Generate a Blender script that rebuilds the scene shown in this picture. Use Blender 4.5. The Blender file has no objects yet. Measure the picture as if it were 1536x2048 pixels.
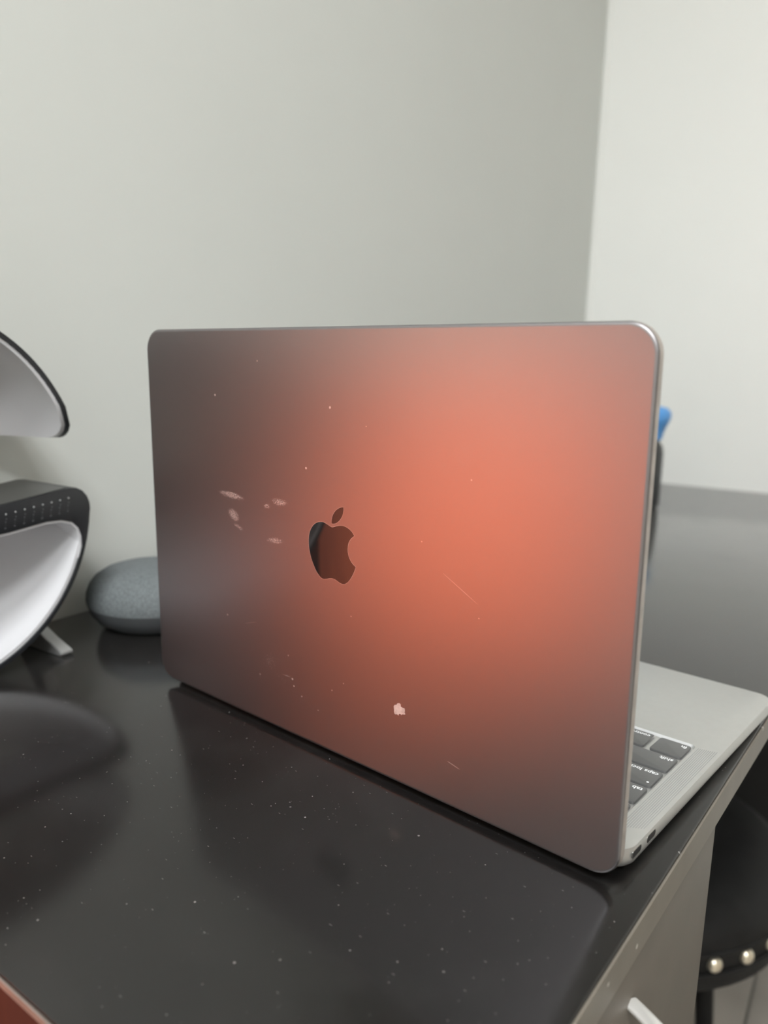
import bpy, bmesh, math, random
from mathutils import Vector, Matrix
random.seed(7)
S = bpy.context.scene
COL = S.collection
MM = 0.001
PI = math.pi
R = math.radians

# ------------------------------------------------------------------ camera
CAM = (409.464, -274.655, 197.0)
YAW, PITCH, ROLL, FPX = -0.7031, 0.17838, 0.02923, 1574.2
fw = Vector((math.sin(YAW)*math.cos(PITCH), math.cos(YAW)*math.cos(PITCH), -math.sin(PITCH)))
rt = Vector((math.cos(YAW), -math.sin(YAW), 0))
up = rt.cross(fw)
r2 = rt*math.cos(ROLL) + up*math.sin(ROLL)
u2 = -rt*math.sin(ROLL) + up*math.cos(ROLL)
cd = bpy.data.cameras.new('camera')
cam = bpy.data.objects.new('camera', cd)
COL.objects.link(cam)
M = Matrix((r2, u2, -fw)).transposed().to_4x4()
M.translation = Vector(CAM)*MM
cam.matrix_world = M
cd.sensor_fit = 'VERTICAL'
cd.sensor_height = 36.0
cd.lens = FPX/2048*36.0
cd.clip_start = 0.01
cd.dof.use_dof = True
cd.dof.focus_distance = 0.36
cd.dof.aperture_fstop = 7.2
S.camera = cam

# ------------------------------------------------------------------ world, exposure
wd = bpy.data.worlds.new('world')
S.world = wd
wd.use_nodes = True
wd.node_tree.nodes['Background'].inputs[0].default_value = (0.8, 0.85, 0.9, 1)
wd.node_tree.nodes['Background'].inputs[1].default_value = 0.3
S.view_settings.view_transform = 'Standard'
S.view_settings.look = 'None'
S.view_settings.gamma = 1.0
S.view_settings.use_curve_mapping = False
S.view_settings.exposure = 0.0

# ------------------------------------------------------------------ frames (mm)
TH_R = R(7.8)          # the room's own angle
TH_D = R(3.84)         # the desk's own angle
F1 = Vector((math.cos(TH_R), math.sin(TH_R), 0))
F2 = Vector((-math.sin(TH_R), math.cos(TH_R), 0))
E1 = Vector((math.cos(TH_D), math.sin(TH_D), 0))
E2 = Vector((-math.sin(TH_D), math.cos(TH_D), 0))
CORNER = E1*(-242) + E2*1200
def room(s, t, z):     # s out from the left wall, t back from the far wall
    return (CORNER + F1*s - F2*t + Vector((0, 0, z)))*MM
def desk(a, b, z):
    return (E1*a + E2*b + Vector((0, 0, z)))*MM
FLOOR_Z, CEIL_Z = -740, 1760

def area_light(name, loc, target, size, size_y, power, color):
    l = bpy.data.lights.new(name, 'AREA')
    l.shape = 'RECTANGLE'; l.size = size; l.size_y = size_y
    l.energy = power; l.color = color
    o = bpy.data.objects.new(name, l); COL.objects.link(o)
    o.location = loc
    o.rotation_euler = (Vector(target)-Vector(loc)).to_track_quat('-Z', 'Y').to_euler()
    return o
def spot_light(name, loc, target, angle, blend, power, color, radius):
    l = bpy.data.lights.new(name, 'SPOT')
    l.spot_size = angle; l.spot_blend = blend; l.energy = power; l.color = color
    l.shadow_soft_size = radius
    o = bpy.data.objects.new(name, l); COL.objects.link(o)
    o.location = loc
    o.rotation_euler = (Vector(target)-Vector(loc)).to_track_quat('-Z', 'Y').to_euler()
    return o
LAMPS = ((640, 2250), (1350, 2600))
for LS, LT in LAMPS:
    area_light('ceiling_lamp_light', room(LS, LT, CEIL_Z-60), room(LS, LT, 0), 0.5, 0.5, 35, (0.965, 0.985, 1.0))
spot_light('added_glow_spot', room(1450, 1560, 620), room(46, 1705, 22), R(22), 1.0, 880, (1.0, 0.84, 0.68), 0.06)  # added spot without a fixture, makes the orange glow on the lid

# ------------------------------------------------------------------ materials
def nm(name):
    m = bpy.data.materials.new(name); m.use_nodes = True
    nt = m.node_tree
    return m, nt, nt.nodes['Principled BSDF']
def N(nt, t, **kw):
    n = nt.nodes.new(t)
    for k, v in kw.items():
        if k.startswith('i_'):
            n.inputs[k[2:].replace('_', ' ')].default_value = v
        else: setattr(n, k, v)
    return n
def simple(name, col, rough=0.5, metal=0.0, noise=0.0, scale=40, bump=0.0, bscale=300, **kw):
    m, nt, b = nm(name)
    b.inputs['Base Color'].default_value = (*col, 1)
    b.inputs['Roughness'].default_value = rough
    b.inputs['Metallic'].default_value = metal
    for k, v in kw.items(): b.inputs[k.replace('_', ' ')].default_value = v
    tc = N(nt, 'ShaderNodeTexCoord')
    if noise:
        n = N(nt, 'ShaderNodeTexNoise', i_Scale=scale, i_Detail=4.0)
        nt.links.new(tc.outputs['Object'], n.inputs['Vector'])
        r = N(nt, 'ShaderNodeValToRGB')
        r.color_ramp.elements[0].color = (*[c*(1-noise) for c in col], 1)
        r.color_ramp.elements[1].color = (*[min(1, c*(1+noise)) for c in col], 1)
        r.color_ramp.elements[0].position = .3; r.color_ramp.elements[1].position = .7
        nt.links.new(n.outputs['Fac'], r.inputs['Fac'])
        nt.links.new(r.outputs['Color'], b.inputs['Base Color'])
    if bump:
        n = N(nt, 'ShaderNodeTexNoise', i_Scale=bscale, i_Detail=3.0)
        nt.links.new(tc.outputs['Object'], n.inputs['Vector'])
        bp = N(nt, 'ShaderNodeBump', i_Strength=bump, i_Distance=0.0005)
        nt.links.new(n.outputs['Fac'], bp.inputs['Height'])
        nt.links.new(bp.outputs['Normal'], b.inputs['Normal'])
    return m
def math_n(nt, op, a, b=None, clamp=False):
    n = N(nt, 'ShaderNodeMath', operation=op, use_clamp=clamp)
    for i, v in enumerate((a, b)):
        if v is None: continue
        if isinstance(v, (int, float)): n.inputs[i].default_value = v
        else: nt.links.new(v, n.inputs[i])
    return n.outputs[0]

M_wall = simple('wall_paint_dim', (0.635, 0.652, 0.622), 0.6, noise=0.015, scale=3, bump=0.15, bscale=120)  # darker base colour carries the weaker light on the left wall
M_wall_far = simple('wall_paint_bright', (0.85, 0.855, 0.825), 0.6, noise=0.01, scale=3, bump=0.15, bscale=120)  # lighter base colour carries the stronger light on the far wall
M_ceil = simple('ceiling_paint', (0.82, 0.82, 0.80), 0.8, noise=0.01)
M_floor = simple('floor_tile', (0.36, 0.33, 0.29), 0.35, noise=0.12, scale=8)
M_joint = simple('floor_joint', (0.2, 0.19, 0.17), 0.8, noise=0.1)
M_black = simple('black_plastic', (0.014, 0.015, 0.018), 0.38, noise=0.1, bump=0.08, bscale=900)
M_pad = simple('pad_black', (0.05, 0.05, 0.048), 0.32, noise=0.1, bump=0.05, bscale=900)
M_white = simple('white_gloss_plastic', (0.60, 0.60, 0.62), 0.12, noise=0.01)
M_key = simple('key_black', (0.085, 0.085, 0.083), 0.34, noise=0.05, bump=0.05, bscale=3000, Sheen_Weight=0.25, Sheen_Roughness=0.3)
M_legend = simple('legend_white', (0.85, 0.86, 0.86), 0.5, noise=0.01)
M_glass = simple('screen_glass', (0.006, 0.006, 0.007), 0.06, noise=0.05)
M_screen = simple('lit_screen', (0.01, 0.01, 0.01), 0.1, noise=0.05)
_b = M_screen.node_tree.nodes['Principled BSDF']; _b.inputs['Emission Color'].default_value = (.95, .98, 1, 1); _b.inputs['Emission Strength'].default_value = 1.3
M_logo = simple('logo_mirror', (0.012, 0.011, 0.011), 0.03, 0.0, noise=0.02, IOR=1.7)
M_rubber = simple('black_rubber', (0.01, 0.01, 0.01), 0.7, noise=0.1)
M_port = simple('port_dark', (0.03, 0.03, 0.032), 0.45, 0.6, noise=0.1)
M_alu = simple('grey_aluminium', (0.60, 0.60, 0.585), 0.38, 0.85, noise=0.015, scale=200, bump=0.08, bscale=5000)
M_rim = simple('worn_aluminium_rim', (0.50, 0.46, 0.43), 0.5, 0.8, noise=0.12, scale=160, bump=0.1, bscale=2000)
M_groove = simple('grille_dark', (0.36, 0.36, 0.36), 0.6, 0.5, noise=0.1)
M_chrome = simple('chrome_handle', (0.82, 0.80, 0.76), 0.18, 1.0, noise=0.02)
M_pull = simple('satin_handle', (0.85, 0.84, 0.81), 0.3, 0.6, noise=0.02)
M_leather = simple('black_leather', (0.012, 0.012, 0.012), 0.55, noise=0.2, bump=0.4, bscale=400, Specular_IOR_Level=0.25)
M_brass = simple('pale_brass', (0.95, 0.87, 0.70), 0.3, 0.9, noise=0.03)
M_blue = simple('blue_plastic', (0.10, 0.33, 0.72), 0.35, noise=0.05)
M_bottle = simple('dark_bottle', (0.035, 0.037, 0.038), 0.3, noise=0.1)
M_fabric = simple('grey_speaker_fabric', (0.125, 0.14, 0.145), 0.9, noise=0.25, scale=700, bump=0.6, bscale=1500)
M_fabric_base = simple('dark_speaker_base', (0.06, 0.064, 0.068), 0.8, noise=0.1)
M_steel = simple('foot_metal', (0.42, 0.42, 0.42), 0.4, 0.7, noise=0.05)
M_knee = simple('black_panel', (0.012, 0.012, 0.012), 0.5, noise=0.1)
M_edgeband = simple('edge_band', (0.15, 0.133, 0.108), 0.42, noise=0.08, scale=60, bump=0.05, bscale=900)

def flecks(m, scale, keep, col):
    nt = m.node_tree; b = nt.nodes['Principled BSDF']
    tc = N(nt, 'ShaderNodeTexCoord')
    v = N(nt, 'ShaderNodeTexVoronoi', i_Scale=scale); nt.links.new(tc.outputs['Object'], v.inputs['Vector'])
    sp = N(nt, 'ShaderNodeSeparateColor'); nt.links.new(v.outputs['Color'], sp.inputs['Color'])
    f = math_n(nt, 'MULTIPLY', math_n(nt, 'LESS_THAN', v.outputs['Distance'], 0.16), math_n(nt, 'GREATER_THAN', sp.outputs[0], keep))
    mx = N(nt, 'ShaderNodeMix', data_type='RGBA'); mx.inputs['B'].default_value = (*col, 1)
    nt.links.new(b.inputs['Base Color'].links[0].from_socket, mx.inputs['A']); nt.links.new(f, mx.inputs['Factor'])
    nt.links.new(mx.outputs['Result'], b.inputs['Base Color'])
flecks(M_edgeband, 130.0, .93, (.5, .47, .42))
def mat_wood(name, c1, c2, rough, zscale=3.0, spec=0.5):
    m, nt, b = nm(name)
    tc = N(nt, 'ShaderNodeTexCoord')
    mp = N(nt, 'ShaderNodeMapping'); mp.inputs['Scale'].default_value = (30, 30, zscale)
    nt.links.new(tc.outputs['Object'], mp.inputs['Vector'])
    n = N(nt, 'ShaderNodeTexNoise', i_Scale=5.0, i_Detail=8.0, i_Roughness=0.65)
    nt.links.new(mp.outputs['Vector'], n.inputs['Vector'])
    r = N(nt, 'ShaderNodeValToRGB')
    r.color_ramp.elements[0].position = .3; r.color_ramp.elements[1].position = .7
    r.color_ramp.elements[0].color = (*c1, 1); r.color_ramp.elements[1].color = (*c2, 1)
    nt.links.new(n.outputs['Fac'], r.inputs['Fac'])
    nt.links.new(r.outputs['Color'], b.inputs['Base Color'])
    b.inputs['Roughness'].default_value = rough
    b.inputs['Specular IOR Level'].default_value = spec
    return m
M_wood = mat_wood('reddish_wood', (0.50, 0.10, 0.045), (0.68, 0.16, 0.07), 0.5)
M_refl_tint = mat_wood('wood_reflection_tint', (0.026, 0.009, 0.0075), (0.036, 0.013, 0.009), 0.6, spec=0.15)  # dark red base colour stands in for orange wood reflected in the panel

def mat_desk():
    m, nt, b = nm('black_laminate')
    tc = N(nt, 'ShaderNodeTexCoord'); P = tc.outputs['Object']
    def dots(scale, radius, keep, seed):
        mp = N(nt, 'ShaderNodeMapping'); mp.inputs['Location'].default_value = (seed, seed*.7, 0)
        nt.links.new(P, mp.inputs['Vector'])
        v = N(nt, 'ShaderNodeTexVoronoi', i_Scale=scale, voronoi_dimensions='2D')
        nt.links.new(mp.outputs['Vector'], v.inputs['Vector'])
        sep = N(nt, 'ShaderNodeSeparateColor'); nt.links.new(v.outputs['Color'], sep.inputs['Color'])
        k = math_n(nt, 'GREATER_THAN', sep.outputs[0], keep)
        rr = math_n(nt, 'MULTIPLY', sep.outputs[1], radius)
        s = math_n(nt, 'LESS_THAN', v.outputs['Distance'], rr)
        return math_n(nt, 'MULTIPLY', math_n(nt, 'MULTIPLY', s, k), sep.outputs[2])
    d1 = dots(260, 0.085, 0.94, 0.3)
    d2 = dots(90, 0.045, 0.85, 1.3)
    d3 = dots(520, 0.12, 0.95, 2.1)
    lint_map = N(nt, 'ShaderNodeMapping'); lint_map.inputs['Rotation'].default_value = (0, 0, .7); lint_map.inputs['Scale'].default_value = (1, 5, 1)
    nt.links.new(P, lint_map.inputs['Vector'])
    lv = N(nt, 'ShaderNodeTexVoronoi', i_Scale=60.0, voronoi_dimensions='2D'); nt.links.new(lint_map.outputs['Vector'], lv.inputs['Vector'])
    lsep = N(nt, 'ShaderNodeSeparateColor'); nt.links.new(lv.outputs['Color'], lsep.inputs['Color'])
    lint = math_n(nt, 'MULTIPLY', math_n(nt, 'LESS_THAN', lv.outputs['Distance'], 0.035), math_n(nt, 'GREATER_THAN', lsep.outputs[0], 0.93))
    dust = math_n(nt, 'ADD', math_n(nt, 'ADD', d1, d2), math_n(nt, 'MULTIPLY', math_n(nt, 'ADD', d3, lint), 0.5), True)
    # smudges: soft hazy patches
    n = N(nt, 'ShaderNodeTexNoise', i_Scale=26.0, i_Detail=5.0, i_Roughness=0.6)
    nt.links.new(P, n.inputs['Vector'])
    sm = N(nt, 'ShaderNodeMapRange'); sm.inputs[1].default_value = .5; sm.inputs[2].default_value = .85
    nt.links.new(n.outputs['Fac'], sm.inputs[0])
    mix = N(nt, 'ShaderNodeMix', data_type='RGBA')
    mix.inputs['A'].default_value = (0.006, 0.0056, 0.0055, 1); mix.inputs['B'].default_value = (0.012, 0.0115, 0.011, 1)
    nt.links.new(sm.outputs[0], mix.inputs['Factor'])
    mix2 = N(nt, 'ShaderNodeMix', data_type='RGBA'); mix2.inputs['B'].default_value = (0.22, 0.21, 0.20, 1)
    nt.links.new(mix.outputs['Result'], mix2.inputs['A']); nt.links.new(dust, mix2.inputs['Factor'])
    nt.links.new(mix2.outputs['Result'], b.inputs['Base Color'])
    ro = math_n(nt, 'ADD', math_n(nt, 'MULTIPLY', sm.outputs[0], 0.07), 0.165)
    nt.links.new(math_n(nt, 'ADD', ro, math_n(nt, 'MULTIPLY', dust, 0.5)), b.inputs['Roughness'])
    fn = N(nt, 'ShaderNodeTexNoise', i_Scale=1500.0, i_Detail=2.0); nt.links.new(P, fn.inputs['Vector'])
    bp = N(nt, 'ShaderNodeBump', i_Strength=0.015, i_Distance=0.0003); nt.links.new(fn.outputs['Fac'], bp.inputs['Height'])
    nt.links.new(bp.outputs['Normal'], b.inputs['Normal'])
    return m
M_desk = mat_desk()
_b = M_desk.node_tree.nodes['Principled BSDF']
_b.inputs['Coat Weight'].default_value = 0.4; _b.inputs['Coat Roughness'].default_value = 0.15; _b.inputs['Sheen Weight'].default_value = 0.10; _b.inputs['Sheen Roughness'].default_value = 0.35; _b.inputs['Sheen Tint'].default_value = (1, .98, .95, 1)
M_front = simple('dark_laminate_front', (0.105, 0.09, 0.072), 0.5, noise=0.08, scale=30, bump=0.06, bscale=700)

# scuffs on the lid in lid coordinates (mm): centre x, y, half sizes, tilt, threshold, strength
SCUFFS = [(74.5, 124.3, 11.5, 2.1, -.06, .46, .75), (76.0, 113.6, 5.5, 3.4, -.45, .46, .7), (80.0, 107.4, 5.0, 1.3, -.3, .48, .6),
          (113.0, 125.4, 6.5, 2.3, .0, .47, .7), (103.3, 122.0, 3.0, 1.4, .1, .46, .6), (109.0, 104.6, 7.0, 2.0, .1, .47, .65),
          (103.0, 36.5, 7.5, 6.0, .5, .57, .45), (114.0, 29.0, 9, 3.5, -.2, .6, .4), (42.0, 207.0, 14, 4.0, .1, .6, .3)]
CHIPS = [(193.6, 37.6, 3.9, 3.3)]
SPECKS = [(121.0, 31.7, .55), (122.1, 28.0, .45), (132.7, 145.0, .6), (149.2, 175.3, .6), (62.9, 177.5, .55), (150, 34, .4), (158, 40, .35),
          (163, 76, .35), (205, 120, .3), (172, 168, .3), (230, 150, .35), (98, 196, .45), (236, 92, .3), (118, 44, .4), (68, 55, .5), (128, 24, .4), (95, 27, .4), (140, 20, .35)]
SCRATCH = [(225.3, 21.0, 3.6, .22, -.22), (226, 103, 10.5, .14, -.50), (116, 32.2, 3.2, .14, 0.0), (88, 55, 5, .12, .3)]

def mat_lid():
    m, nt, b = nm('space_grey_lid')
    tc = N(nt, 'ShaderNodeTexCoord'); P = tc.outputs['Object']
    sep = N(nt, 'ShaderNodeSeparateXYZ'); nt.links.new(P, sep.inputs[0])
    X = math_n(nt, 'MULTIPLY', sep.outputs[0], 1000.0); Y = math_n(nt, 'MULTIPLY', sep.outputs[1], 1000.0)
    fine = N(nt, 'ShaderNodeTexNoise', i_Scale=1700.0, i_Detail=2.0); nt.links.new(P, fine.inputs['Vector'])
    mid = N(nt, 'ShaderNodeTexNoise', i_Scale=420.0, i_Detail=4.0); nt.links.new(P, mid.inputs['Vector'])
    def ell(cx, cy, hx, hy, t):
        dx = math_n(nt, 'SUBTRACT', X, cx); dy = math_n(nt, 'SUBTRACT', Y, cy)
        c, s = math.cos(t), math.sin(t)
        ux = math_n(nt, 'ADD', math_n(nt, 'MULTIPLY', dx, c/hx), math_n(nt, 'MULTIPLY', dy, s/hx))
        uy = math_n(nt, 'ADD', math_n(nt, 'MULTIPLY', dx, -s/hy), math_n(nt, 'MULTIPLY', dy, c/hy))
        return math_n(nt, 'ADD', math_n(nt, 'MULTIPLY', ux, ux), math_n(nt, 'MULTIPLY', uy, uy))
    tot = None
    def add(v):
        nonlocal tot
        tot = v if tot is None else math_n(nt, 'MAXIMUM', tot, v)
    for cx, cy, hx, hy, t, th, st in SCUFFS:
        e = math_n(nt, 'SUBTRACT', 1.0, ell(cx, cy, hx, hy, t), True)
        f = math_n(nt, 'GREATER_THAN', math_n(nt, 'ADD', fine.outputs['Fac'], math_n(nt, 'MULTIPLY', e, 0.10)), th+.15)
        add(math_n(nt, 'MULTIPLY', math_n(nt, 'MULTIPLY', f, math_n(nt, 'MULTIPLY', e, 1.6, True)), st*.8))
    for cx, cy, hx, hy in CHIPS:
        e = math_n(nt, 'ADD', ell(cx, cy, hx, hy, 0.3), math_n(nt, 'MULTIPLY', math_n(nt, 'SUBTRACT', mid.outputs['Fac'], 0.5), 3.2))
        add(math_n(nt, 'MULTIPLY', math_n(nt, 'LESS_THAN', e, 0.75), math_n(nt, 'ADD', 0.25, math_n(nt, 'MULTIPLY', mid.outputs['Fac'], 0.8))))
    for cx, cy, r in SPECKS:
        add(math_n(nt, 'MULTIPLY', math_n(nt, 'LESS_THAN', ell(cx, cy, r, r, 0), 1.0), 0.5))
    for cx, cy, hx, hy, t in SCRATCH:
        add(math_n(nt, 'MULTIPLY', math_n(nt, 'LESS_THAN', ell(cx, cy, hx, hy, t), 1.0), 0.28))
    mix = N(nt, 'ShaderNodeMix', data_type='RGBA')
    mix.inputs['A'].default_value = (0.255, 0.246, 0.252, 1); mix.inputs['B'].default_value = (0.85, 0.74, 0.68, 1)
    nt.links.new(tot, mix.inputs['Factor']); nt.links.new(mix.outputs['Result'], b.inputs['Base Color'])
    nt.links.new(math_n(nt, 'SUBTRACT', 1.0, math_n(nt, 'MULTIPLY', tot, 0.75)), b.inputs['Metallic'])
    nt.links.new(math_n(nt, 'ADD', math_n(nt, 'MULTIPLY', tot, 0.2), LID_ROUGH), b.inputs['Roughness'])
    bp = N(nt, 'ShaderNodeBump', i_Strength=0.04, i_Distance=0.0002); nt.links.new(fine.outputs['Fac'], bp.inputs['Height'])
    nt.links.new(bp.outputs['Normal'], b.inputs['Normal'])
    return m
LID_ROUGH = 0.40
M_lid = mat_lid()

# ------------------------------------------------------------------ mesh helpers (coordinates in mm)
def link(name, bm, mat, parent=None, smooth=40):
    me = bpy.data.meshes.new(name)
    bmesh.ops.recalc_face_normals(bm, faces=bm.faces)
    bm.to_mesh(me); bm.free()
    for m in (mat if isinstance(mat, (list, tuple)) else [mat]): me.materials.append(m)
    o = bpy.data.objects.new(name, me); COL.objects.link(o)
    if smooth:
        me.polygons.foreach_set('use_smooth', [True]*len(me.polygons))
        me.set_sharp_from_angle(angle=R(smooth))
    if parent: o.parent = parent
    return o
def tag(o, label, cat, group=None):
    o['label'] = label; o['category'] = cat
    if group: o['group'] = group
    return o
def structure(o, label=None):
    o['kind'] = 'structure'
    if label: o['label'] = label
    return o
def empty(name, loc, rz=0):
    o = bpy.data.objects.new(name, None); COL.objects.link(o)
    o.empty_display_size = .02
    o.location = loc; o.rotation_euler = (0, 0, rz)
    return o
def rrect(x0, x1, y0, y1, r, n=8):
    pts = []
    for cx, cy, a0 in ((x1-r, y1-r, 0), (x0+r, y1-r, 90), (x0+r, y0+r, 180), (x1-r, y0+r, 270)):
        for i in range(n+1):
            a = R(a0+90*i/n); pts.append((cx+r*math.cos(a), cy+r*math.sin(a)))
    return pts
def loft(bm, rings, cap0=True, cap1=True, closed=True):
    vr = [[bm.verts.new(Vector(p)*MM) for p in ring] for ring in rings]
    for a, b in zip(vr, vr[1:]):
        n = len(a)
        for i in range(n if closed else n-1):
            bm.faces.new((a[i], a[(i+1) % n], b[(i+1) % n], b[i]))
    if cap0: bm.faces.new(vr[0][::-1])
    if cap1: bm.faces.new(vr[-1])
    return vr
def slab_bm(x0, x1, y0, y1, r, prof, n=8):
    """rounded-rectangle slab, prof = [(inset, z), ...]"""
    bm = bmesh.new()
    rings = []
    for ins, z in prof:
        rr = max(.05, r-ins)
        rings.append([(x, y, z) for x, y in rrect(x0+ins, x1-ins, y0+ins, y1-ins, rr, n)])
    loft(bm, rings)
    return bm
def box_bm(x0, x1, y0, y1, z0, z1, bev=0.0, seg=2, bm=None):
    own = bmesh.new()
    vs = [own.verts.new(Vector((x, y, z))*MM) for x in (x0, x1) for y in (y0, y1) for z in (z0, z1)]
    for f in ((0,1,3,2), (4,6,7,5), (0,4,5,1), (2,3,7,6), (0,2,6,4), (1,5,7,3)):
        own.faces.new([vs[i] for i in f])
    bmesh.ops.recalc_face_normals(own, faces=own.faces)
    if bev: bmesh.ops.bevel(own, geom=own.edges[:], offset=bev*MM, segments=seg, affect='EDGES', profile=.5)
    if bm is None: return own
    me = bpy.data.meshes.new('t'); own.to_mesh(me); own.free(); bm.from_mesh(me); bpy.data.meshes.remove(me)
    return bm
def lathe_bm(prof, n=48, bm=None):
    bm = bm or bmesh.new()
    rings = [[(r*math.cos(2*PI*i/n), r*math.sin(2*PI*i/n), z) for i in range(n)] for r, z in prof]
    loft(bm, rings)
    return bm
def tube_bm(path, rad, n=12, flat=1.0, bm=None):
    bm = bm or bmesh.new()
    pts = [Vector(p) for p in path]
    rings = []; prev = None
    for i, p in enumerate(pts):
        t = (pts[min(i+1, len(pts)-1)]-pts[max(i-1, 0)]).normalized()
        ref = prev if prev else (Vector((0, 0, 1)) if abs(t.z) < .9 else Vector((1, 0, 0)))
        a = (ref - t*ref.dot(t)).normalized(); b = t.cross(a); prev = a
        r = rad[i] if isinstance(rad, (list, tuple)) else rad
        rings.append([p + a*(r*math.cos(2*PI*k/n)) + b*(r*flat*math.sin(2*PI*k/n)) for k in range(n)])
    loft(bm, rings)
    return bm
def prism_bm(poly, x0, x1, bev=0.0, bm=None):
    """polygon of (y, z) run along x"""
    own = bmesh.new()
    loft(own, [[(x0, y, z) for y, z in poly], [(x1, y, z) for y, z in poly]])
    if bev:
        bmesh.ops.recalc_face_normals(own, faces=own.faces)
        es = [e for e in own.edges if abs(abs(e.verts[0].co.x)-abs(e.verts[1].co.x)) < 1e-7]
        bmesh.ops.bevel(own, geom=es, offset=bev*MM, segments=2, affect='EDGES', profile=.5)
    return own
def quad_prism(pts, z0, z1, bev=0.0, f=None):
    own = bmesh.new()
    P = [f(a, b, 0)/MM if f else Vector((a, b, 0)) for a, b in pts]
    loft(own, [[(p.x, p.y, z0) for p in P], [(p.x, p.y, z1) for p in P]])
    if bev:
        bmesh.ops.recalc_face_normals(own, faces=own.faces)
        bmesh.ops.bevel(own, geom=own.edges[:], offset=bev*MM, segments=3, affect='EDGES', profile=.5)
    return own

# ------------------------------------------------------------------ room shell
SX, TY = 2700, 3200
def wall(name, s0, s1, t0, t1, mat, z0=FLOOR_Z, z1=CEIL_Z):
    return structure(link(name, quad_prism([(s0, t0), (s1, t0), (s1, t1), (s0, t1)], z0, z1, f=room), mat, smooth=0))
wall('wall_left', -80, 0, -80, TY, M_wall)['label'] = 'painted wall behind the desk, weaker light put into its colour'
o = wall('wall_right', 0, SX, -80, 0, M_wall_far); o['label'] = 'painted wall at the far end of the desk, stronger light put into its colour'
wall('wall_window', SX, SX+80, -80, TY, simple('beige_wall_paint', (0.40, 0.36, 0.31), 0.7, noise=0.02, scale=3))
wall('wall_rear', -80, SX+80, TY, TY+80, M_wall)
wall('ceiling', -80, SX+80, -80, TY+80, M_ceil, CEIL_Z, CEIL_Z+60)
fl = wall('floor', -80, SX+80, -80, TY+80, M_joint, FLOOR_Z-40, FLOOR_Z-4)
tile_me = None
TS = 450
for i in range(6):
    for j in range(7):
        a0, b0 = i*TS+2, j*TS+2
        bm = quad_prism([(0, 0), (TS-4, 0), (TS-4, TS-4), (0, TS-4)], FLOOR_Z-4, FLOOR_Z, 0.8)
        if tile_me is None:
            t = link('tile', bm, M_floor, fl, smooth=30); tile_me = t.data
        else:
            bm.free(); t = bpy.data.objects.new('tile', tile_me); COL.objects.link(t); t.parent = fl
        t.location = room(a0, b0+TS-4, 0); t.rotation_euler = (0, 0, TH_R)
# thin plaster bead in the corner with two nicks
tb = bmesh.new()
zs = list(range(-20, 1760, 12)); rings = []
for z in zs:
    nick = sum(math.exp(-((z-zz)/7.0)**2) for zz in (262, 447))
    wob = 0.8*math.sin(z*.021)+.5*math.sin(z*.083)
    w_, d_ = 11+wob, max(.6, 3.4-4*nick)
    w_ -= 4*nick
    rings.append([room(-.5, -.5, z)/MM, room(w_, -.5, z)/MM, room(w_-1.5, d_*.8, z)/MM, room(w_*.5, d_, z)/MM, room(1.2, d_*.9, z)/MM, room(-.5, d_*.6, z)/MM])
loft(tb, rings)
structure(link('trim_1', tb, M_wall_far), 'white plaster bead down the wall corner with nicks')
# low reddish wooden cabinet against the left wall, beyond the end of the desk (seen reflected in the lid)
CT0, CT1, CDEP, CTOP = 1425, 2060, 50, 190
cb = tag(empty('cabinet', room(3, (CT0+CT1)/2, FLOOR_Z), TH_R), 'low reddish wooden cabinet against the wall just past the near end of the desk', 'cabinet')
hw, H = (CT1-CT0)/2, CTOP-FLOOR_Z
f = bmesh.new()
box_bm(0, CDEP-5, -hw, hw, 50, H-18, 1.0, bm=f)
link('body', f, M_wood, cb)
link('top', box_bm(0, CDEP, -hw-6, hw+6, H-18, H, 2), M_wood, cb)
link('plinth', box_bm(0, CDEP-30, -hw+10, hw-10, 0, 50, 1), M_wood, cb)
for z0, z1 in ((56, 300), (306, 550), (556, H-24)):
    fr = link('flap_front', box_bm(CDEP-6, CDEP-2, -hw+34, hw-150, z0, z1, 1.5), M_wood, cb)
    k = lathe_bm([(6, 0), (5, 8), (11, 15), (12, 19), (9, 23), (2, 24)], 20)
    k.transform(Matrix.Rotation(PI/2, 4, 'Y')); k.transform(Matrix.Translation(Vector((CDEP-2, 0, z1-40))*MM))
    link('knob', k, M_chrome, fr)
# ceiling lights (their lamps are the area lights above)
for (s, t_), lab in zip(LAMPS, ('square ceiling light nearest the low wooden cabinet', 'square ceiling light further out over the open floor')):
    c = tag(empty('ceiling_light', room(s, t_, CEIL_Z), TH_R), lab, 'ceiling light', 'square ceiling lights')
    b = bmesh.new()
    for x0, x1, y0, y1 in ((-290, 290, -290, -262), (-290, 290, 262, 290), (-290, -262, -262, 262), (262, 290, -262, 262)):
        box_bm(x0, x1, y0, y1, -40, 0, 2, bm=b)
    link('frame', b, M_wall_far, c)
    m, nt, bs = nm('lamp_diffuser'); bs.inputs['Emission Color'].default_value = (1, .98, .95, 1); bs.inputs['Emission Strength'].default_value = 3.0
    link('diffuser', box_bm(-262, 262, -262, 262, -20, -14), m, c)

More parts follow.
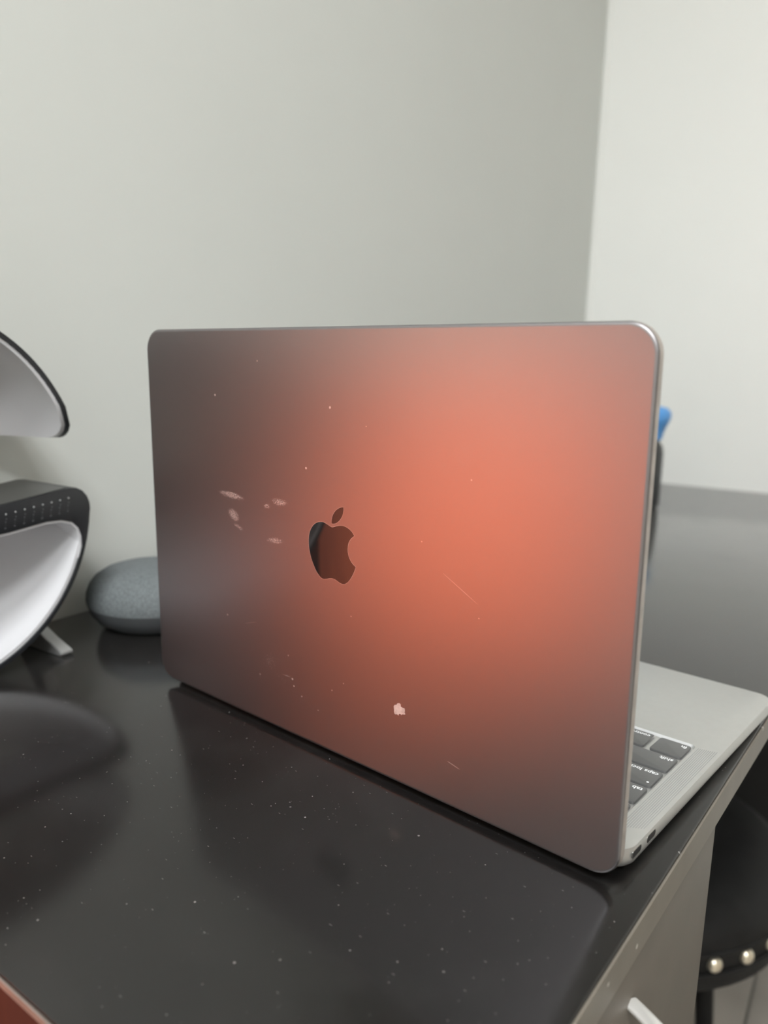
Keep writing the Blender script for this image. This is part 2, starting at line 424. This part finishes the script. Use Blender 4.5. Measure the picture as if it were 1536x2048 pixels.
# ------------------------------------------------------------------ desk
dk = tag(empty('desk', desk(100, 300, FLOOR_Z)), 'long black laminate desk with drawer pedestal along the left wall', 'desk')
INV = Matrix.Translation(-dk.location)
def dlink(name, bm, mat, parent=None, smooth=40):
    bm.transform(INV if parent is None else INV)
    return link(name, bm, mat, parent or dk, smooth)
B0, AR, SLAB = -192.2, 314.5, 16
def wall_a(b, gap=2):  # desk's a on the left wall at b
    p = CORNER + F1*gap
    # p + F2*k ; b = (p+F2 k).E2
    k = (b - p.dot(E2))/F2.dot(E2)
    return (p+F2*k).dot(E1)
def far_b(a, gap=2):
    p = CORNER - F2*gap
    k = (a - p.dot(E1))/F1.dot(E1)
    return (p+F1*k).dot(E2)
bN = far_b(-242)
top_poly = [(wall_a(B0), B0), (AR, B0), (AR, far_b(AR)), (wall_a(bN), bN)]
bm = bmesh.new()
P = [desk(a, b, 0)/MM for a, b in top_poly]
loft(bm, [[(p.x, p.y, -SLAB+.2) for p in P], [(p.x, p.y, 0) for p in P]])
bmesh.ops.recalc_face_normals(bm, faces=bm.faces)
top_es = [e for e in bm.edges if all(v.co.z > -1e-6 for v in e.verts)]
bmesh.ops.bevel(bm, geom=top_es, offset=1.0*MM, segments=2, affect='EDGES', profile=.5)
dlink('desktop', bm, M_desk, smooth=30)
# edge bands: thin strips glued on the right and the end edges
e1 = bmesh.new()
box_bm(AR, AR+1.0, B0, far_b(AR)-1, -SLAB, -.7, .3, 1, bm=e1)
e1.transform(Matrix.Rotation(TH_D, 4, 'Z')); dlink('edge_band', e1, M_edgeband)
e2 = bmesh.new()
box_bm(wall_a(B0)+2, AR+.6, B0-1.0, B0, -3.6, -.6, .3, 1, bm=e2)
e2.transform(Matrix.Rotation(TH_D, 4, 'Z'))
eb = dlink('edge_band', e2, simple('pale_edge', (0.13, 0.115, 0.10), 0.45, noise=0.15, scale=80)); eb['label'] = 'pale edge at the near end'  # thin paler strip along the near end of the top
def dbox(name, a0, a1, b0, b1, z0, z1, mat, bev=0.6, parent=None):
    bm = box_bm(a0, a1, b0, b1, z0, z1, bev, 2); bm.transform(Matrix.Rotation(TH_D, 4, 'Z'))
    return dlink(name, bm, mat, parent)
PB1 = 86.0
dbox('end_panel', -140, AR-2, B0-.6, B0+15, FLOOR_Z+2, -3.8, M_refl_tint)['label'] = 'end panel with a dark red wood reflection in its colour'
dbox('pedestal_side', -140, AR-20, PB1-16, PB1-.5, FLOOR_Z+2, -SLAB-.2, M_knee)
dbox('plinth', -120, AR-30, B0+16, PB1-17, FLOOR_Z+2, FLOOR_Z+60, M_front)
zt = -SLAB-1.5
for k, (h,) in enumerate(((165,), (180,), (300,))):
    df = dbox('drawer_front', AR-18, AR-.6, B0+1.5, PB1, zt-h, zt, M_front, 0.8)
    zc = zt - (21 if k < 2 else 40)
    yc = -82
    # curved bow handle
    pts = []; L = 52
    for i in range(41):
        u = -math.cos(PI*i/40)
        pts.append((AR-.6 + 38*(1-abs(u)**3.0), yc + L*u, zc))
    hb = tube_bm(pts, [1.9]*41, 16, 1.8)
    hb.transform(Matrix.Rotation(TH_D, 4, 'Z'))
    h_ = dlink('handle', hb, M_pull, None, 70); h_.parent = df
    h_['label'] = 'curved chrome bow handle'
    df.matrix_parent_inverse.identity()
    zt -= h+3
dbox('back_panel', -130, -118, PB1, 1150, FLOOR_Z+20, -SLAB-.4, M_knee)
far_panel_b = far_b(AR)-30
dbox('far_panel', -200, AR-4, far_panel_b-16, far_panel_b, FLOOR_Z+2, -SLAB-.4, M_knee)

# ------------------------------------------------------------------ laptop
W, D = 304.1, 212.4
LIFT = 2.3          # feet hold the body this far off the desk
BT = 11.0
TH = 1.59878
lap = tag(empty('laptop', Vector((W/2, D/2, LIFT))*MM), 'scuffed grey aluminium laptop standing open on the black desk, lid back showing', 'laptop')
LINV = Matrix.Translation(Vector((-W/2, -D/2, 0))*MM)
def llink(name, bm, mat, parent=None, smooth=40):
    bm.transform(LINV); return link(name, bm, mat, parent or lap, smooth)
# base: sides, bottom, and a top with the keyboard well cut in it
WX0, WX1, WY0, WY1 = 12.6, 291.7, 10.0, 116.2
bm = bmesh.new()
prof = [(9, 1.2), (4.0, 1.5), (1.7, 2.3), (.55, 3.4), (.08, 4.7), (0, 5.6), (0, BT-.28), (.08, BT-.08), (.28, BT)]
rings = [[(x, y, z) for x, y in rrect(ins, W-ins, 1.2+ins, D-ins, max(.5, 11-ins), 10)] for ins, z in prof]
vr = loft(bm, rings, True, False)
hole = [[(x, y, z) for x, y in rrect(WX0+i, WX1-i, WY0+i, WY1-i, 3.2-i, 5)] for i, z in ((0, BT), (.2, BT-.12), (.95, BT-1.5))]
hv = loft(bm, hole, False, True)
def loop_edges(vs): return [bm.edges.get((vs[i], vs[(i+1) % len(vs)])) for i in range(len(vs))]
bmesh.ops.triangle_fill(bm, edges=loop_edges(vr[-1])+loop_edges(hv[0]), use_beauty=True)
llink('base', bm, M_alu, smooth=30)
# speaker grilles: fine dark lines both sides of the keys
for x_in, sgn in ((293.4, 1), (10.7, -1)):
    g = bmesh.new()
    for i in range(10):
        x = x_in + sgn*i*.93
        y1 = 113.6 + (0.25*i if sgn > 0 else .25*i)
        box_bm(x-.17, x+.17, 19+.6*i, y1, BT-.05, BT+.03, bm=g)
    llink('speaker_grille', g, M_groove, smooth=0)
# trackpad
llink('trackpad', slab_bm(85, 219, 122, 205, 3, [(0, BT-.2), (0, BT+.03), (.2, BT+.06)], 4), M_alu)
# ports on the right-hand side in the photo (the user's left)
for y in (12.7, 27.4):
    def stad(hw, hh, x, n=8):
        pts = []
        for sy in (1, -1):
            for i in range(n+1):
                a = R(-90+180*i/n) if sy > 0 else R(90+180*i/n)
                pts.append((x, y+sy*(hw-hh)+hh*math.cos(a), 7.5+hh*math.sin(a)))
        return pts
    pb = bmesh.new(); loft(pb, [stad(4.65, 1.7, W-.3), stad(4.65, 1.7, W+.03), stad(4.3, 1.35, W+.04)], True, False)
    pm = llink('port_rim', pb, M_chrome)
    pb = bmesh.new(); loft(pb, [stad(4.3, 1.35, W-.25), stad(4.3, 1.35, W+.045)])
    pi_ = llink('port_opening', pb, M_port); pi_.parent = pm
for x, y in ((25, 22), (W-25, 22), (25, D-22), (W-25, D-22)):
    b = lathe_bm([(7, -LIFT), (7.5, -LIFT+.5), (7.5, 1.4)], 20); b.transform(Matrix.Translation(Vector((x, y, 0))*MM)); llink('rubber_foot', b, M_rubber)
hb = tube_bm([(24, 4.6, 7.6), (W-24, 4.6, 7.6)], 3.0, 16); llink('hinge', hb, M_rubber)

# keys: rows listed from the user's left (+x) to the right
def text_bm(s, size):
    cu = bpy.data.curves.new('t', 'FONT'); cu.body = s; cu.size = size; cu.extrude = 0.00003; cu.resolution_u = 3
    cu.offset = 0.00004
    to = bpy.data.objects.new('t', cu); COL.objects.link(to)
    bpy.context.view_layer.update()
    me = bpy.data.meshes.new_from_object(to.evaluated_get(bpy.context.evaluated_depsgraph_get()))
    b = bmesh.new(); b.from_mesh(me)
    bpy.data.objects.remove(to); bpy.data.curves.remove(cu); bpy.data.meshes.remove(me)
    return b
LEG = {(0, 0): 'fn', (0, 1): 'control', (1, 0): 'shift', (2, 0): 'caps lock', (3, 0): 'tab'}
GAP = 3.05
ROWS = [(105.4, 16.2, [16, 16, 16, 20.8, None, 20.8, 16, 16, 16, 16]),
        (86.9, 16.2, [40.0]+[16]*10+[None]),
        (68.3, 16.2, [30.5]+[16]*11+[None]),
        (49.8, 16.2, [25.6]+[16]*12+[None]),
        (31.3, 16.2, [16]*13+[None]),
        (17.2, 8.6, [None]+[16]*13)]
KX1, KX0 = 290.2, 14.2
KZ0, KZ1 = BT-1.55, BT-.15
key_mesh = {}
for ri, (yc, kh, ws) in enumerate(ROWS):
    known = sum(w_ for w_ in ws if w_)
    free = (KX1-KX0) - known - GAP*(len(ws)-1)
    x = KX1
    for ki, w_ in enumerate(ws):
        w_ = w_ or free
        cx = x-w_/2
        pieces = [(yc, kh)]
        if ri == 0 and ki == 8: pieces = [(yc-4.3, 7.6), (yc+4.3, 7.6)]
        elif ri == 0 and ki in (7, 9): pieces = [(yc+4.3, 7.6)]
        for yy, hh in pieces:
            kk = (round(w_, 2), hh)
            if kk not in key_mesh:
                b = slab_bm(-w_/2, w_/2, -hh/2, hh/2, 1.6, [(0, 0), (0, KZ1-KZ0-.35), (.12, KZ1-KZ0-.1), (.4, KZ1-KZ0)], 4)
                key = link('key', b, M_key, lap); key_mesh[kk] = key.data
            else:
                key = bpy.data.objects.new('key', key_mesh[kk]); COL.objects.link(key); key.parent = lap
            key.location = Vector((cx-W/2, yy-D/2, KZ0))*MM
            if (ri, ki) in LEG:
                b = text_bm(LEG[(ri, ki)], 3.9*MM)
                b.transform(Matrix.Translation(Vector((-w_/2+1.6, -hh/2+2.0, 0))*MM))
                b.transform(Matrix.Rotation(PI, 4, 'Z'))
                b.transform(Matrix.Translation(Vector((0, 0, KZ1-KZ0+.04))*MM))
                link('legend', b, M_legend, key, smooth=0)
            if (ri, ki) == (2, 0):
                b = lathe_bm([(.62, KZ1-KZ0-.1), (.62, KZ1-KZ0+.06)], 16)
                b.transform(Matrix.Translation(Vector((w_/2-2.6, -hh/2+3.0, 0))*MM))
                link('indicator_light', b, M_legend, key)
        x -= w_+GAP
# lid: x across, y up the lid, z out of its back
lid = slab_bm(0, W, 0, D, 12, [(1.2, -4.7), (.3, -4.5), (0, -4.1), (0, -1.3), (.08, -.85), (.3, -.45), (.7, -.15), (1.3, 0), (1.8, 0)], 12)
lid_o = link('lid', lid, [M_lid, M_rim], lap, smooth=35)
me = lid_o.data
for p in me.polygons:
    if abs(p.normal.z) < .30 and p.center.z > -.0043 and p.area < 1: p.material_index = 1
ld = Vector((0, math.cos(TH), math.sin(TH)))
lz = Vector((1, 0, 0)).cross(ld)
LM = Matrix((Vector((1, 0, 0)), ld, lz)).transposed().to_4x4()
LM.translation = Vector((-W/2, -4-D/2, 1.5))*MM
lid_o.matrix_local = LM
# the lid's mark: an apple with a bite and a leaf
def bez(p0, c1, c2, p3, n=10):
    return [tuple((1-t)**3*p0[k]+3*(1-t)**2*t*c1[k]+3*(1-t)*t*t*c2[k]+t**3*p3[k] for k in (0, 1)) for t in [i/n for i in range(1, n+1)]]
def rel_path(start, segs):
    pts = [start]; cur = start
    for s in segs:
        c1 = (cur[0]+s[0], cur[1]+s[1]); c2 = (cur[0]+s[2], cur[1]+s[3]); e = (cur[0]+s[4], cur[1]+s[5])
        pts += bez(cur, c1, c2, e); cur = e
    return pts
body = rel_path((318.7, 268.7), [(-.2, -36.7, 16.4, -64.4, 50, -84.8), (-18.8, -26.9, -47.2, -41.7, -84.7, -44.6), (-35.5, -2.8, -74.3, 20.7, -88.5, 20.7),
        (-15, 0, -49.4, -19.7, -76.4, -19.7), (-55.8, .9, -115.1, 44.5, -115.1, 133.2), (0, 26.2, 4.8, 53.3, 14.4, 81.2), (12.8, 36.7, 59, 126.7, 107.2, 125.2),
        (25.2, -.6, 43, -17.9, 75.8, -17.9), (31.8, 0, 48.3, 17.9, 76.4, 17.9), (48.6, -.7, 90.4, -82.5, 102.6, -119.3), (-65.2, -30.7, -61.7, -90, -61.7, -91.9)])
leaf = rel_path((262.1, 104.5), [(27.3, -32.4, 24.8, -61.9, 24, -72.5), (-24.1, 1.4, -52, 16.4, -67.9, 34.9), (-17.5, 19.8, -27.8, 44.3, -25.6, 71.9), (26.1, 2, 49.9, -11.4, 69.5, -34.3)])
LSC, LCX, LY = 37.9/448.0, 150.0, 91.0
def logo_bm(path, grow, z0, z1, top=True):
    b = bmesh.new()
    pts = [((x-192)*LSC+LCX, (480-y)*LSC+LY) for x, y in path[:-1]]
    n = len(pts); out = []
    for i in range(n):
        a, c = Vector(pts[i-1]), Vector(pts[(i+1) % n]); t = (c-a)
        t = t.normalized() if t.length > 1e-6 else Vector((1, 0))
        out.append((pts[i][0]-t.y*grow, pts[i][1]+t.x*grow))
    loft(b, [[(x, y, z0) for x, y in out], [(x, y, z1) for x, y in out]], True, False)
    top_v = [v for v in b.verts if abs(v.co.z-z1*MM) < 1e-8]
    es = [e for e in b.edges if e.verts[0] in top_v and e.verts[1] in top_v]
    bmesh.ops.triangle_fill(b, edges=es, use_beauty=True)
    return b
def signed(path): return sum(a[0]*b[1]-b[0]*a[1] for a, b in zip(path, path[1:]+path[:1]))
em = bmesh.new()
for path in (body, leaf):
    t = logo_bm(path, 0, -.3, .02); m_ = bpy.data.meshes.new('t'); t.to_mesh(m_); t.free(); em.from_mesh(m_); bpy.data.meshes.remove(m_)
lg = link('emblem', em, M_logo, lid_o, smooth=0); lg['label'] = 'glossy dark fruit-shaped emblem with a bite'
em = bmesh.new()
for path in (body, leaf):
    t = logo_bm(path, .15 if signed(path) > 0 else -.15, -.3, .008); m_ = bpy.data.meshes.new('t'); t.to_mesh(m_); t.free(); em.from_mesh(m_); bpy.data.meshes.remove(m_)
link('emblem_rim', em, M_rim, lid_o, smooth=0)
sg = link('screen_glass', slab_bm(1.5, W-1.5, 4, D-1.5, 10, [(0, -4.6), (0, -4.85), (.4, -5.0)], 8), M_glass, lid_o)
link('display', box_bm(9, W-9, 18, D-9, -5.06, -4.95), M_screen, sg, smooth=0)

# ------------------------------------------------------------------ ring-shaped lamp with charging shelf
XF, XB = -80, -138
YC, ZC, RY = -107, 104, 104
gl = tag(empty('speaker_lamp', Vector((-107, YC, 0))*MM), 'black and white ring-shaped speaker lamp with a shelf, at the left on the desk', 'lamp')
gl.rotation_euler.z = TH_R
_PIV = Vector((-80, -20, 0))*MM          # stands parallel to the wall, turned about its right-hand end
gl.location = _PIV + Matrix.Rotation(TH_R, 3, 'Z') @ (gl.location-_PIV)
GINV = Matrix.Translation(Vector((107, -YC, 0))*MM)
def glink(name, bm, mat, parent=None, smooth=40):
    bm.transform(GINV); return link(name, bm, mat, parent or gl, smooth)
def ring_raw(a):      # round on the right, fuller on the left
    c, q = math.cos(a), math.sin(a)
    rz = 104 if q < 0 else 122
    if c >= 0: return Vector((YC+RY*c, ZC+rz*q))
    e = 2/2.1
    return Vector((YC-113*abs(c)**e, ZC+rz*math.copysign(abs(q)**e, q)))
def ring_pt(a, off):
    p = ring_raw(a); t = (ring_raw(a+.01)-ring_raw(a-.01)).normalized()
    return (p.x+t.y*off, p.y-t.x*off)
A1 = R(352)
NA, NF = 110, 14
def a_start(f):       # the free arm ends in a rounded tip: later in front, lower behind
    g = min(1.0, f/.40)
    return R(31.5 - 11.5*math.sqrt(max(0, 1-(1-g)**2)))
def band(offs, xf, xb, name, mat):
    """strip between two offset curves offs(f) -> (outer, inner) of the ring, run from xf back to xb"""
    b = bmesh.new(); rings = []
    zmin = lambda f: ZC+122*math.sin(a_start(f))     # the arm is cut off level across its depth
    for i in range(NA+1):
        ring = []
        for side in (0, 1):
            for j in (range(NF+1) if side == 0 else range(NF, -1, -1)):
                f = j/NF
                o = offs(f)[side]
                a0 = math.asin(min(.95, (zmin(f)-ZC)/(122+o)))
                a = a0+(A1-a0)*i/NA
                y, z = ring_pt(a, o)
                ring.append((xf+(xb-xf)*f, y, z))
        rings.append(ring)
    vr = loft(b, rings, False, False)
    for row in (vr[0], vr[-1]):
        m = len(row)
        for j in range(m//2-1): b.faces.new((row[j], row[j+1], row[m-2-j], row[m-1-j]))
    return glink(name, b, mat)
band(lambda f: (0, -2.6), XF, XB, 'shell', M_black)
band(lambda f: (-2.6, -5.0 - 50*(1-math.sqrt(max(0, 1-(f*.985)**2)))), XF-1.4, XB, 'light_liner', M_white)['label'] = 'glossy white inner lining'
# shelf with its rounded outer corner running down into the ring
poly = [(-168, 84), (-120, 88), (-62, 91.5), (-36, 94.4), (-25, 94), (-17, 91.5), (-12.5, 87), (-10.3, 81), (-10.2, 74)]
poly += [ring_pt(R(a), 0) for a in (-18, -14, -8, -4)]
poly += [(-2.8, 99), (-3.2, 103.5), (-5, 108), (-8.5, 112), (-13, 114.2), (-18, 114.6), (-62, 109.2), (-120, 104), (-168, 100)]
sh = glink('charging_shelf', prism_bm(poly, XB, XF+.5, 0.6), M_black)
inner = [(-150, 85.6), (-120, 88), (-62, 91.5), (-36, 94.4), (-25, 94), (-17, 91.5), (-12.5, 87), (-10.3, 81), (-10.2, 74), (-12, 66)]
off = []
for i, q in enumerate(inner):
    a, c = Vector(inner[max(0, i-1)]), Vector(inner[min(len(inner)-1, i+1)]); t = (c-a).normalized()
    off.append((q[0]+t.y*1.5, q[1]-t.x*1.5))
sl = glink('shelf_liner', prism_bm(inner+off[::-1], XB, XF-.5), M_white, smooth=30); sl['label'] = 'white lining under the shelf'
pad = [(-165, 100.6), (-120, 104.2), (-62, 109.4), (-20, 114.4), (-20, 115.0), (-62, 110.0), (-120, 104.8), (-165, 101.2)]
glink('charging_pad', prism_bm(pad, XB+3, XF-1.0), M_pad)
# row of small marks on the shelf's front
for i in range(9):
    y = -19.5-6.3*i
    zt_ = 108.8 - (abs(y)-16)*.11 - 0.3
    b = bmesh.new()
    lathe_bm([(.6, 0), (.6, .3), (.4, .45)], 12, b)
    b.transform(Matrix.Rotation(R(90), 4, 'Y')); b.transform(Matrix.Translation(Vector((XF+.4, y, zt_))*MM))
    o = glink('indicator_dot', b, simple('dot_grey', (.34, .35, .35), .3, noise=.02) if i == 0 else bpy.data.materials['dot_grey'])
    b = bmesh.new()
    for k in range(4):
        zz = zt_-3.0-1.9*k
        box_bm(XF+.3, XF+.75, y-.3-.35*(k % 2)-.3*k, y+.5-.35*(k % 3)-.3*k, zz-.5, zz+.5, bm=b)
    glink('button_mark', b, bpy.data.materials.get('mark_grey') or simple('mark_grey', (.07, .07, .075), .5, noise=.02), smooth=0)
# two feet reaching forward under the ring
for ys in (-24, -190):
    pts_t = [(-82, .4), (-81.2, 2.4), (-84, 4), (-98, 9), (-116, 17), (-120, 40), (-132, 40), (-134, 0), (-84, 0)]
    b = bmesh.new()
    loft(b, [[(x, y, z) for x, z in pts_t] for y in (ys-4.6, ys+4.6)])
    bmesh.ops.recalc_face_normals(b, faces=b.faces)
    bmesh.ops.bevel(b, geom=b.edges[:], offset=.5*MM, segments=2, affect='EDGES')
    glink('foot', b, M_steel)

# ------------------------------------------------------------------ small round speaker
sp = tag(empty('round_speaker', Vector((-103, 59, 0))*MM), 'small round grey fabric speaker behind the left edge of the laptop lid', 'speaker')
link('base', lathe_bm([(30, 0), (34, .8), (42, 5), (47, 11.5), (49.4, 18)], 64), M_fabric_base, sp)
link('fabric_cover', lathe_bm([(49.4, 17.9), (50, 21), (49.6, 26), (47.6, 32), (43.5, 37.6), (36.5, 42.2), (27, 45.2), (14, 46.8), (3, 47.2)], 64), M_fabric, sp)

# ------------------------------------------------------------------ bottle far along the desk
bt = tag(empty('bottle', Vector((-74, 912, 0))*MM), 'dark bottle with a blue cap, far along the desk behind the laptop', 'bottle')
link('body', lathe_bm([(26, 0), (29, 2), (30, 6), (30, 84), (28, 94), (23, 101), (22, 104)], 40), M_bottle, bt)
cp = bmesh.new()
lathe_bm([(24, 103.5), (26, 105), (27, 112), (30, 122), (34, 130), (36.5, 138), (36, 146), (31, 152), (20, 155), (4, 156)], 40, cp)
link('cap', cp, M_blue, bt)

# ------------------------------------------------------------------ stool tucked under the desk
SR = 200
sc = Vector((53.5, 629, 0))
st = tag(empty('stool', Vector((sc.x, sc.y, FLOOR_Z))*MM), 'black leather stool with pale brass studs, tucked under the desk', 'stool')
zz = 740-400
link('seat', lathe_bm([(SR-14, zz-36), (SR-2, zz-34), (SR, zz-28), (SR, zz+8), (SR+2, zz+16), (SR+1, zz+26), (SR-6, zz+37), (SR-22, zz+45), (SR-60, zz+50), (4, zz+52)], 72), M_leather, st)
pp = bmesh.new()
for z_ in (zz+11, zz-14): tube_bm([((SR+1)*math.cos(2*PI*i/72), (SR+1)*math.sin(2*PI*i/72), z_) for i in range(73)], 3.2, 8, bm=pp)
link('piping', pp, M_leather, st)
stud_me = None
a_b1 = math.atan2(509.4-sc.y, 213.8-sc.x)
for i in range(30):
    a = a_b1 + 2*PI*i/30
    if stud_me is None:
        so = link('stud', lathe_bm([(8.5, -1), (8.5, .8), (7.4, 3.2), (5, 5.2), (1.5, 6.2)], 20), M_brass, st); stud_me = so.data
    else:
        so = bpy.data.objects.new('stud', stud_me); COL.objects.link(so); so.parent = st
    so.location = Vector((SR*math.cos(a), SR*math.sin(a), zz-2))*MM
    so.rotation_euler = (Matrix.Rotation(a, 4, 'Z') @ Matrix.Rotation(PI/2, 4, 'Y')).to_euler()
for i in range(4):
    a = PI/4 + i*PI/2
    link('leg', tube_bm([(120*math.cos(a), 120*math.sin(a), zz-36), (150*math.cos(a), 150*math.sin(a), 0)], [14, 11], 14), M_leather, st)
